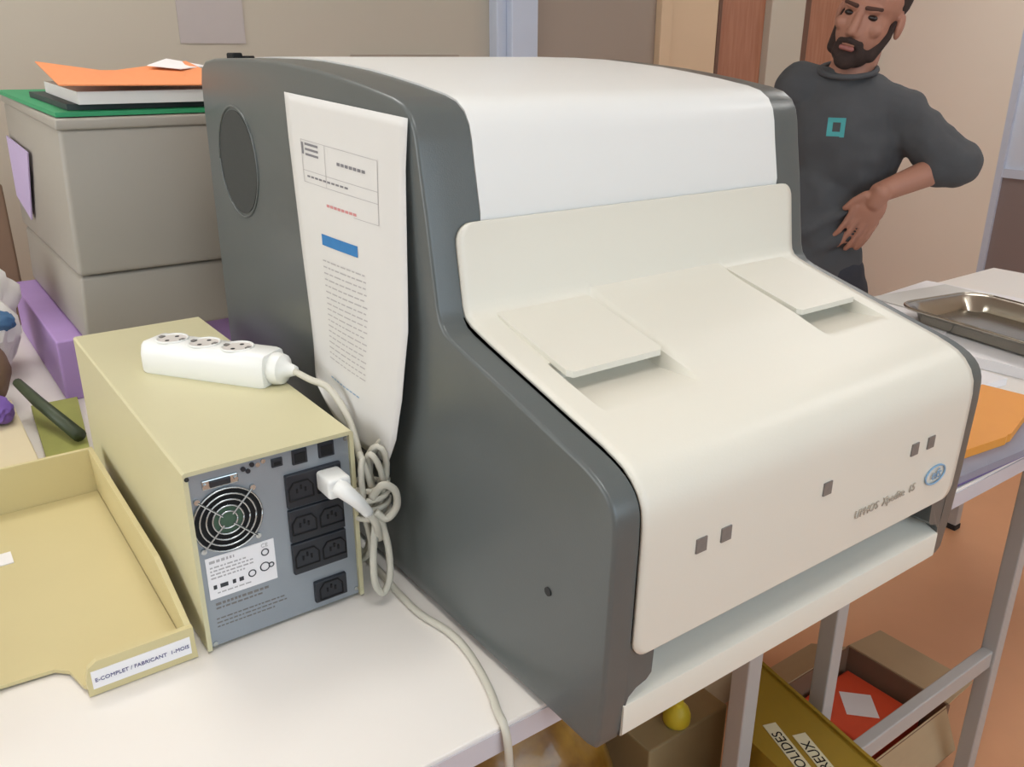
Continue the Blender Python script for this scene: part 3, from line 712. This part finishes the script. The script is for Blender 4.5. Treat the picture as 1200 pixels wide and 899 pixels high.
# stack of folders, bottom to top
def folder(label, pts, z, h_, m):
    bm = B(); add_poly(bm, [W(x, y, z) for x, y in pts], [W(x, y, z + h_) for x, y in pts])
    bmesh.ops.bevel(bm, geom=[e for e in bm.edges if abs(e.verts[0].co.z - e.verts[1].co.z) > .001], offset=.010, segments=4, affect='EDGES')
    return tag(link('folder', bm, m), label, 'folder', 'folders stacked on the side table')
folder('violet folder at the bottom of the folder stack', [(.98, .452), (1.30, .440), (1.31, .50), (.98, .50)], .0006, .006, 'folder_violet')
folder('slate grey folder in the middle of the folder stack', [(.97, .450), (1.19, .438), (1.32, .485), (1.30, .56), (.97, .55)], .0070, .010, 'folder_slate')
folder('amber yellow folder on top of the folder stack', [(1.02, .476), (1.15, .462), (1.32, .505), (1.31, .59), (1.03, .59)], .0174, .012, 'folder_amber')
# steel tray
st = thing('steel_tray', 'shallow stainless steel instrument tray resting on the papers', 'tray', W(1.625, .665, .0192))
a_ = math.radians(-10)
def rrect(w, d, r, n=6):
    out = []
    for cx, cy, q0 in ((w - r, d - r, 0), (-(w - r), d - r, 90), (-(w - r), -(d - r), 180), (w - r, -(d - r), 270)):
        for k in range(n + 1): q = math.radians(q0 + 90 * k / n); out.append((cx + r * math.cos(q), cy + r * math.sin(q)))
    return out
bm = B(); lps = []
for w, d, r, z in ((.080, .165, .03, .0225), (.088, .173, .035, .0235), (.098, .183, .04, .050), (.112, .197, .045, .0525), (.114, .199, .046, .049)):
    lps.append([bm.verts.new(W(1.625 + x * math.cos(a_) - y * math.sin(a_), .665 + x * math.sin(a_) + y * math.cos(a_), z)) for x, y in rrect(w, d, r)])
for u, v in zip(lps, lps[1:]):
    for i in range(len(u)): bm.faces.new((u[i], u[(i + 1) % len(u)], v[(i + 1) % len(u)], v[i]))
bm.faces.new(lps[0])
o = link('tray_pan', bm, 'steel', st, True, 60); o.modifiers.new('t', 'SOLIDIFY').thickness = .0015
bm = B(); add_tube(bm, [W(1.625 + x * math.cos(a_) - y * math.sin(a_), .665 + x * math.sin(a_) + y * math.cos(a_), .0515) for x, y in rrect(.113, .198, .046) + rrect(.113, .198, .046)[:1]], .003, 8); link('rolled_rim', bm, 'steel', st, True)

# ------------------------------------------------------------------ things under the tables
FZ = -.72

yb = thing('waste_carton', 'mustard yellow waste carton with pale lettered labels between the table legs', 'carton', W(.75, .46, FZ))
zt = -.33
cp_ = [(.901, .629), (.846, .330), (.738, .350), (.765, .530), (.860, .635)]
bm = B(); add_poly(bm, [W(x, y, FZ) for x, y in cp_], [W(x, y, zt) for x, y in cp_]); link('body', bm, 'haz_yellow', yb)
bm = B(); e_ = [(.902, .629), (.847, .330), (.842, .331), (.897, .630)]
add_poly(bm, [W(x, y, zt - .01) for x, y in e_], [W(x, y, zt + .004) for x, y in e_]); link('lid_rim', bm, 'haz_yellow', yb)
td = Vector((.33, .945, 0)).normalized(); tn = Vector((-td.y, td.x, 0))
for word, cx, cy, ln in (('SOLIDES', .792, .489, .104), ('DANGEREUX', .802, .435, .145)):
    Mt = frame_M(W(cx, cy, zt), td, tn)
    lbl = link('label', box((-ln * K / 2, -.0115, 0), (ln * K / 2, .0115, .001), .0, conv=False, M=Mt), 'label_pale', yb)
    bm = text_bm(word, .0235, .0002, Mt @ Matrix.Translation((0, 0, .0013))); link('lettering', bm, 'black_hole', lbl)
# open brown carton with a red packet
oc = thing('open_carton', 'open brown cardboard carton on the floor with its flap folded out', 'carton', W(1.26, .66, FZ))
x0, x1, y0, y1, zr = 1.13, 1.385, .555, .765, -.605
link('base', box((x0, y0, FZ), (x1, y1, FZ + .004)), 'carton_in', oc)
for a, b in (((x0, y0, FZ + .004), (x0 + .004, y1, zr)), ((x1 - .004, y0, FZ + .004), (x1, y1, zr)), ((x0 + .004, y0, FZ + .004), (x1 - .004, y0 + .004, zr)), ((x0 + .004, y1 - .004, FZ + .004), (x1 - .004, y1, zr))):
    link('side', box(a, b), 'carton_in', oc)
def flap(pts):
    bm = B(); add_poly(bm, Wl(pts), [W(x, y, z + .003) for x, y, z in pts]); link('flap', bm, 'carton', oc)
flap([(x1 - .002, y0 + .002, zr), (x1 + .105, y0 + .012, zr - .010), (x1 + .105, y1 - .004, zr - .010), (x1 - .002, y1 - .002, zr)])
flap([(x0 + .01, y1 - .002, zr), (x1 - .012, y1 - .002, zr), (x1 - .012, y1 + .075, zr - .04), (x0 + .01, y1 + .075, zr - .04)])
flap([(x0 + .01, y0 + .002, zr), (x1 - .012, y0 + .002, zr), (x1 - .012, y0 - .03, zr - .075), (x0 + .01, y0 - .03, zr - .075)])
rpk = thing('red_packet', 'orange-red packet with a square white label inside the open carton', 'packet', W(1.29, .675, FZ + .005))
link('body', box((1.215, .595, FZ + .0045), (1.372, .752, -.648), .006, 3), 'packet_red', rpk)
r45 = [(1.300, .722), (1.340, .680), (1.298, .634), (1.258, .676)]
bm = B(); add_poly(bm, [W(x, y, -.6482) for x, y in r45], [W(x, y, -.6474) for x, y in r45]); link('label', bm, 'sheet_white', rpk)
tag(link('tan_carton', box((1.00, .88, FZ), (1.26, 1.02, -.53), .002), 'carton'), 'closed tan carton standing behind the side table leg', 'carton')
# waste bag, olive carton and small things below the white table
crumple('golden_bag', (.50, .76, -.46), (.165, .20, .25), 'bag_gold', 'crumpled golden brown plastic bag under the white table', 'bag', .16, 21)
tag(link('olive_carton', box((.70, .645, FZ), (.86, .87, -.40), .003), 'crate_olive'), 'drab olive carton under the white table behind its leg', 'carton')
lm = thing('yellow_ball', 'small bright yellow ball on the olive carton', 'ball', W(.772, .665, -.40))
bm = B(); prof_ = [(.001, 0), (.021, 0), (.024, .006), (.024, .018), (.020, .030), (.011, .038), (.010, .046), (.001, .048)]
add_tube(bm, [W(.772, .665, -.3998) + Vector((0, 0, z)) for r, z in prof_], [r for r, z in prof_], 20); link('body', bm, 'lemon', lm, True, 40)
crumple('yellow_rag', (.745, .80, -.375), (.035, .05, .024), 'lemon', 'crumpled yellow rag at the back of the olive carton', 'rag', .3, 31)
crumple('black_bundle', (.82, .80, -.37), (.028, .05, .029), 'black_plastic', 'small black bundle on the back of the olive carton', 'bundle', .3, 33)

# ------------------------------------------------------------------ the man (metres)
man = thing('person', 'bearded man in a grey crew-neck top with his hand on his hip', 'person', (2.22, 1.50, 0))
P = dict(neck=(2.205, 1.503, 1.418), shL=(2.166, 1.612, 1.383), shR=(2.303, 1.371, 1.316), chest=(2.233, 1.499, 1.243), abd=(2.198, 1.531, 1.014), hip=(2.196, 1.533, .81),
         elb=(2.352, 1.242, 1.195), wri=(2.192, 1.338, 1.121), elL=(2.175, 1.70, 1.10), wrL=(2.10, 1.66, .86))
P = {k: Vector(v) for k, v in P.items()}
FH = Vector((-.83, -.557, 0)).normalized()            # towards the camera
RH = Vector((.557, -.83, 0)).normalized()              # picture right
ZU = Vector((0, 0, 1))
tl = math.radians(15); UH = (ZU * math.cos(tl) + RH * math.sin(tl)); R0 = (RH * math.cos(tl) - ZU * math.sin(tl))
fy = math.radians(16); HF = FH * math.cos(fy) - R0 * math.sin(fy); HR = R0 * math.cos(fy) + FH * math.sin(fy)
HF = (HF - UH * .10).normalized(); UH = HR.cross(HF) * -1 if HR.cross(HF).z < 0 else HR.cross(HF)
UH.normalize(); 
eye_mid = Vector((2.150, 1.442, 1.567)); HC = eye_mid - HF * .088
def H(r, f, u): return HC + HR * r + HF * f + UH * u
def ell(bm, c, r, f, u): add_ellip(bm, c, (HR * r, HF * f, UH * u))
bm = B()
ell(bm, H(0, -.012, .045), .080, .102, .092)            # cranium
ell(bm, H(0, .022, -.035), .066, .074, .090)            # face
ell(bm, H(0, .042, -.088), .046, .046, .040)            # jaw
ell(bm, H(0, .080, -.110), .022, .018, .018)            # chin
ell(bm, H(0, .078, .018), .052, .018, .014)             # brow ridge
for s_ in (-1, 1):
    ell(bm, H(s_ * .042, .068, -.028), .022, .020, .020)   # cheek bones
    ell(bm, H(s_ * .082, -.010, -.012), .010, .020, .033)  # ears
    add_capsule(bm, H(s_ * .011, .096, -.047), H(s_ * .013, .090, -.047), .009, .008)
add_capsule(bm, H(0, .088, .008), H(0, .108, -.040), .009, .013)   # nose
ell(bm, H(0, .092, -.070), .026, .010, .010)
head_low = H(0, -.02, -.09)
add_capsule(bm, P['neck'] - ZU * .05 - FH * .01, head_low, .064, .058)
# torso and limbs
def lim(a, b, ra, rb): add_capsule(bm, a, b, ra, rb)
add_ellip(bm, P['chest'] , (RH * .150, FH * .098, ZU * .185))
add_ellip(bm, P['abd'], (RH * .116, FH * .092, ZU * .20))
add_ellip(bm, P['hip'] + ZU * .06, (RH * .132, FH * .102, ZU * .14))
lim(P['shL'], P['shR'], .058, .058); lim(P['neck'] - ZU * .03, P['shL'], .055, .045); lim(P['neck'] - ZU * .03, P['shR'], .055, .045)
lim(P['shR'], P['elb'], .050, .042); lim(P['elb'], P['wri'], .041, .028)
lim(P['shL'], P['elL'], .050, .042); lim(P['elL'], P['wrL'], .040, .028)
# hand on the hip: palm, four bent fingers, thumb
def hand(w, d, side, n_out):
    d = d.normalized(); side = side.normalized(); palm_c = w + d * .048
    add_ellip(bm, palm_c, (d * .054, side * .040, n_out * .017)); lim(w, w + d * .03, .027, .024)
    for k, (o_, l) in enumerate(((-.035, .036), (-.012, .043), (.0115, .040), (.034, .031))):
        a = w + d * .088 + side * o_; b = a + d * l * .95 + n_out * .003 + side * o_ * .02; c_ = b + d * l * .75 - n_out * .003; e_ = c_ + d * l * .42 - n_out * .007
        lim(a - d * .02, b, .0092, .0086); lim(b, c_, .0086, .0080); lim(c_, e_, .0080, .0072)
    a = w + d * .030 - side * .030; b = a + (d * .85 - side * .5) * .036; lim(a, b, .013, .0105); lim(b, b + (d * .97 - side * .2 - n_out * .25) * .028, .0102, .0085)
hd = (P['wri'] + FH * .010 + RH * .004); dirh = (Vector((2.160, 1.393, .985)) - hd)
hand(hd, dirh, RH * .75 - ZU * .55, (FH * .8 + RH * .5).normalized())
hand(P['wrL'], Vector((-.05, -.02, -1)), FH, -RH)
for s_, fx in ((-1, -.01), (1, .03)):
    hipj = P['hip'] + RH * s_ * .082; knee = hipj + Vector((0, 0, -.36)) + FH * .02 + RH * fx; ank = Vector((knee.x, knee.y, .09)) - FH * .01
    lim(hipj, knee, .082, .056); lim(knee, ank, .055, .038); lim(ank, ank - ZU * .03 + FH * .02, .036, .036); lim(Vector((ank.x, ank.y, .045)) - FH * .03, Vector((ank.x, ank.y, .040)) + FH * .14, .036, .034)
body = link_me('body', remeshed(bm, .004, 2, 'body'), 'skin', man, True)
# clothing
def lim2(b_, a, c, ra, rb): add_capsule(b_, a, c, ra, rb)
bm = B()
add_ellip(bm, P['chest'], (RH * .166, FH * .114, ZU * .20))
add_ellip(bm, P['chest'] + ZU * .06, (RH * .155, FH * .110, ZU * .10))
add_ellip(bm, P['abd'], (RH * .132, FH * .108, ZU * .23))
add_ellip(bm, P['hip'] + ZU * .09, (RH * .142, FH * .114, ZU * .15))
lim(P['shL'], P['shR'], .070, .070); lim(P['neck'] - ZU * .042, P['shL'], .064, .056); lim(P['neck'] - ZU * .042, P['shR'], .064, .056)
lim(P['shR'], P['elb'] + (P['elb'] - P['shR']).normalized() * .0, .066, .060)
lim(P['shR'].lerp(P['elb'], .55), P['elb'] + RH * .012 , .064, .063)
for t_, a_2 in ((.35, .070), (.62, .068), (.85, .067)):      # folds of the pushed-up sleeve
    q_ = P['shR'].lerp(P['elb'], t_); dd_ = (P['elb'] - P['shR']).normalized(); add_capsule(bm, q_ - dd_ * .004, q_ + dd_ * .004, a_2, a_2)
lim(P['elb'] + RH * .008, P['elb'].lerp(P['wri'], .16), .060, .050)
lim(P['shL'], P['elL'], .064, .054); lim(P['elL'], P['elL'].lerp(P['wrL'], .3), .052, .046)
# diagonal folds over the belly
lim(P['abd'] + FH * .098 + RH * .10 + ZU * .06, P['abd'] + FH * .106 - RH * .10 - ZU * .06, .012, .010)
lim(P['abd'] + FH * .096 + RH * .10 - ZU * .01, P['abd'] + FH * .104 - RH * .09 - ZU * .13, .012, .010)
shirt = link_me('shirt', remeshed(bm, .0075, 3, 'shirt'), 'shirt', man, True)
tx = bpy.data.textures.new('folds', 'CLOUDS'); tx.noise_scale = .085; tx.noise_depth = 1
dm = shirt.modifiers.new('folds', 'DISPLACE'); dm.texture = tx; dm.strength = .022; dm.mid_level = .48; dm.texture_coords = 'LOCAL'
cl = []
for q in range(25):
    a = math.pi + 2 * math.pi * q / 24; cl.append(RH * .003 + P['neck'] + ZU * (.014 - .018 * math.cos(a)) + FH * (.072 * math.cos(a)) + RH * (.074 * math.sin(a)) + RH * .004)
bm = B(); add_tube(bm, cl, .008, 8); link('collar', bm, 'shirt', shirt, True)
bm = B()
for s_, fx in ((-1, -.01), (1, .03)):
    hipj = P['hip'] + RH * s_ * .082; knee = hipj + Vector((0, 0, -.36)) + FH * .02 + RH * fx; ank = Vector((knee.x, knee.y, .09)) - FH * .01
    lim(hipj, knee, .094, .070); lim(knee, ank - ZU * .03, .070, .058)
add_ellip(bm, P['hip'] + ZU * .05, (RH * .160, FH * .114, ZU * .12))
link_me('trousers', remeshed(bm, .010, 3, 'trousers'), 'trousers', man, True)
for s_, fx in ((-1, -.01), (1, .03)):
    knee = P['hip'] + RH * s_ * .082 + FH * .02 + RH * fx; c_ = Vector((knee.x, knee.y, 0)) - FH * .01
    bm = B(); lim(c_ - FH * .04 + ZU * .05, c_ + FH * .15 + ZU * .045, .044, .043); lim(c_ + ZU * .06, c_ + ZU * .10, .05, .045)
    me = remeshed(bm, .008, 2, 'shoe')
    for v in me.vertices: v.co.z = max(.001, v.co.z)
    link_me('shoe', me, 'shoe', man, True)
# beard, hair, brows, eyes
bm = B()
ell(bm, H(0, .047, -.096), .052, .050, .038); ell(bm, H(0, .080, -.114), .030, .024, .024)
for s_ in (-1, 1):
    add_capsule(bm, H(s_ * .064, .015, -.040), H(s_ * .050, .050, -.092), .014, .018); add_capsule(bm, H(s_ * .070, .000, -.005), H(s_ * .064, .016, -.042), .008, .013)
    add_capsule(bm, H(0, .100, -.063), H(s_ * .024, .088, -.070), .0085, .009); add_capsule(bm, H(s_ * .026, .086, -.070), H(s_ * .030, .078, -.098), .010, .013)
link_me('beard', remeshed(bm, .004, 2, 'beard'), 'beard', man, True)
bm = B(); add_capsule(bm, H(-.014, .1015, -.083), H(.014, .1015, -.083), .0065, .0065); link('mouth', bm, 'lips', man, True)
bm = B(); ell(bm, H(0, -.024, .056), .0845, .100, .092)
me = remeshed(bm, .006, 1, 'hair'); link_me('hair', me, 'beard', man, True)
for s_ in (-1, 1):
    bm = B(); ell(bm, H(s_ * .031, .079, -.001), .0135, .010, .0075); link('eye', bm, 'eye', man, True)
    bm = B(); add_capsule(bm, H(s_ * .014, .096, .019), H(s_ * .048, .082, .022), .0055, .0045); link('eyebrow', bm, 'brow', man, True)
# square ring emblem on the chest, lying on the cloth
dg = bpy.context.evaluated_depsgraph_get(); dg.update()
bvh = BVHTree.FromObject(shirt, dg); off = ORIG[shirt]
ec = Vector((2.101, 1.436, 1.287)); rdir = -FH
def on_shirt(r, u):
    o_ = ec + FH * .4 + RH * r + ZU * u - off; h_ = bvh.ray_cast(o_, rdir); 
    return (h_[0] + off + FH * .0015) if h_[0] else ec + RH * r + ZU * u
bm = B()
def patch(r0, u0, r1, u1):
    n = 3; gg = [[bm.verts.new(on_shirt(r0 + (r1 - r0) * i / n, u0 + (u1 - u0) * j / n)) for i in range(n + 1)] for j in range(n + 1)]
    for j in range(n):
        for i in range(n): bm.faces.new((gg[j][i], gg[j][i + 1], gg[j + 1][i + 1], gg[j + 1][i]))
for a in ((-.024, .012, .022, .024), (-.024, -.024, -.010, .012), (.010, -.026, .022, .012), (-.010, -.024, .010, -.012)): patch(*a)
link('emblem', bm, 'emblem_teal', shirt)
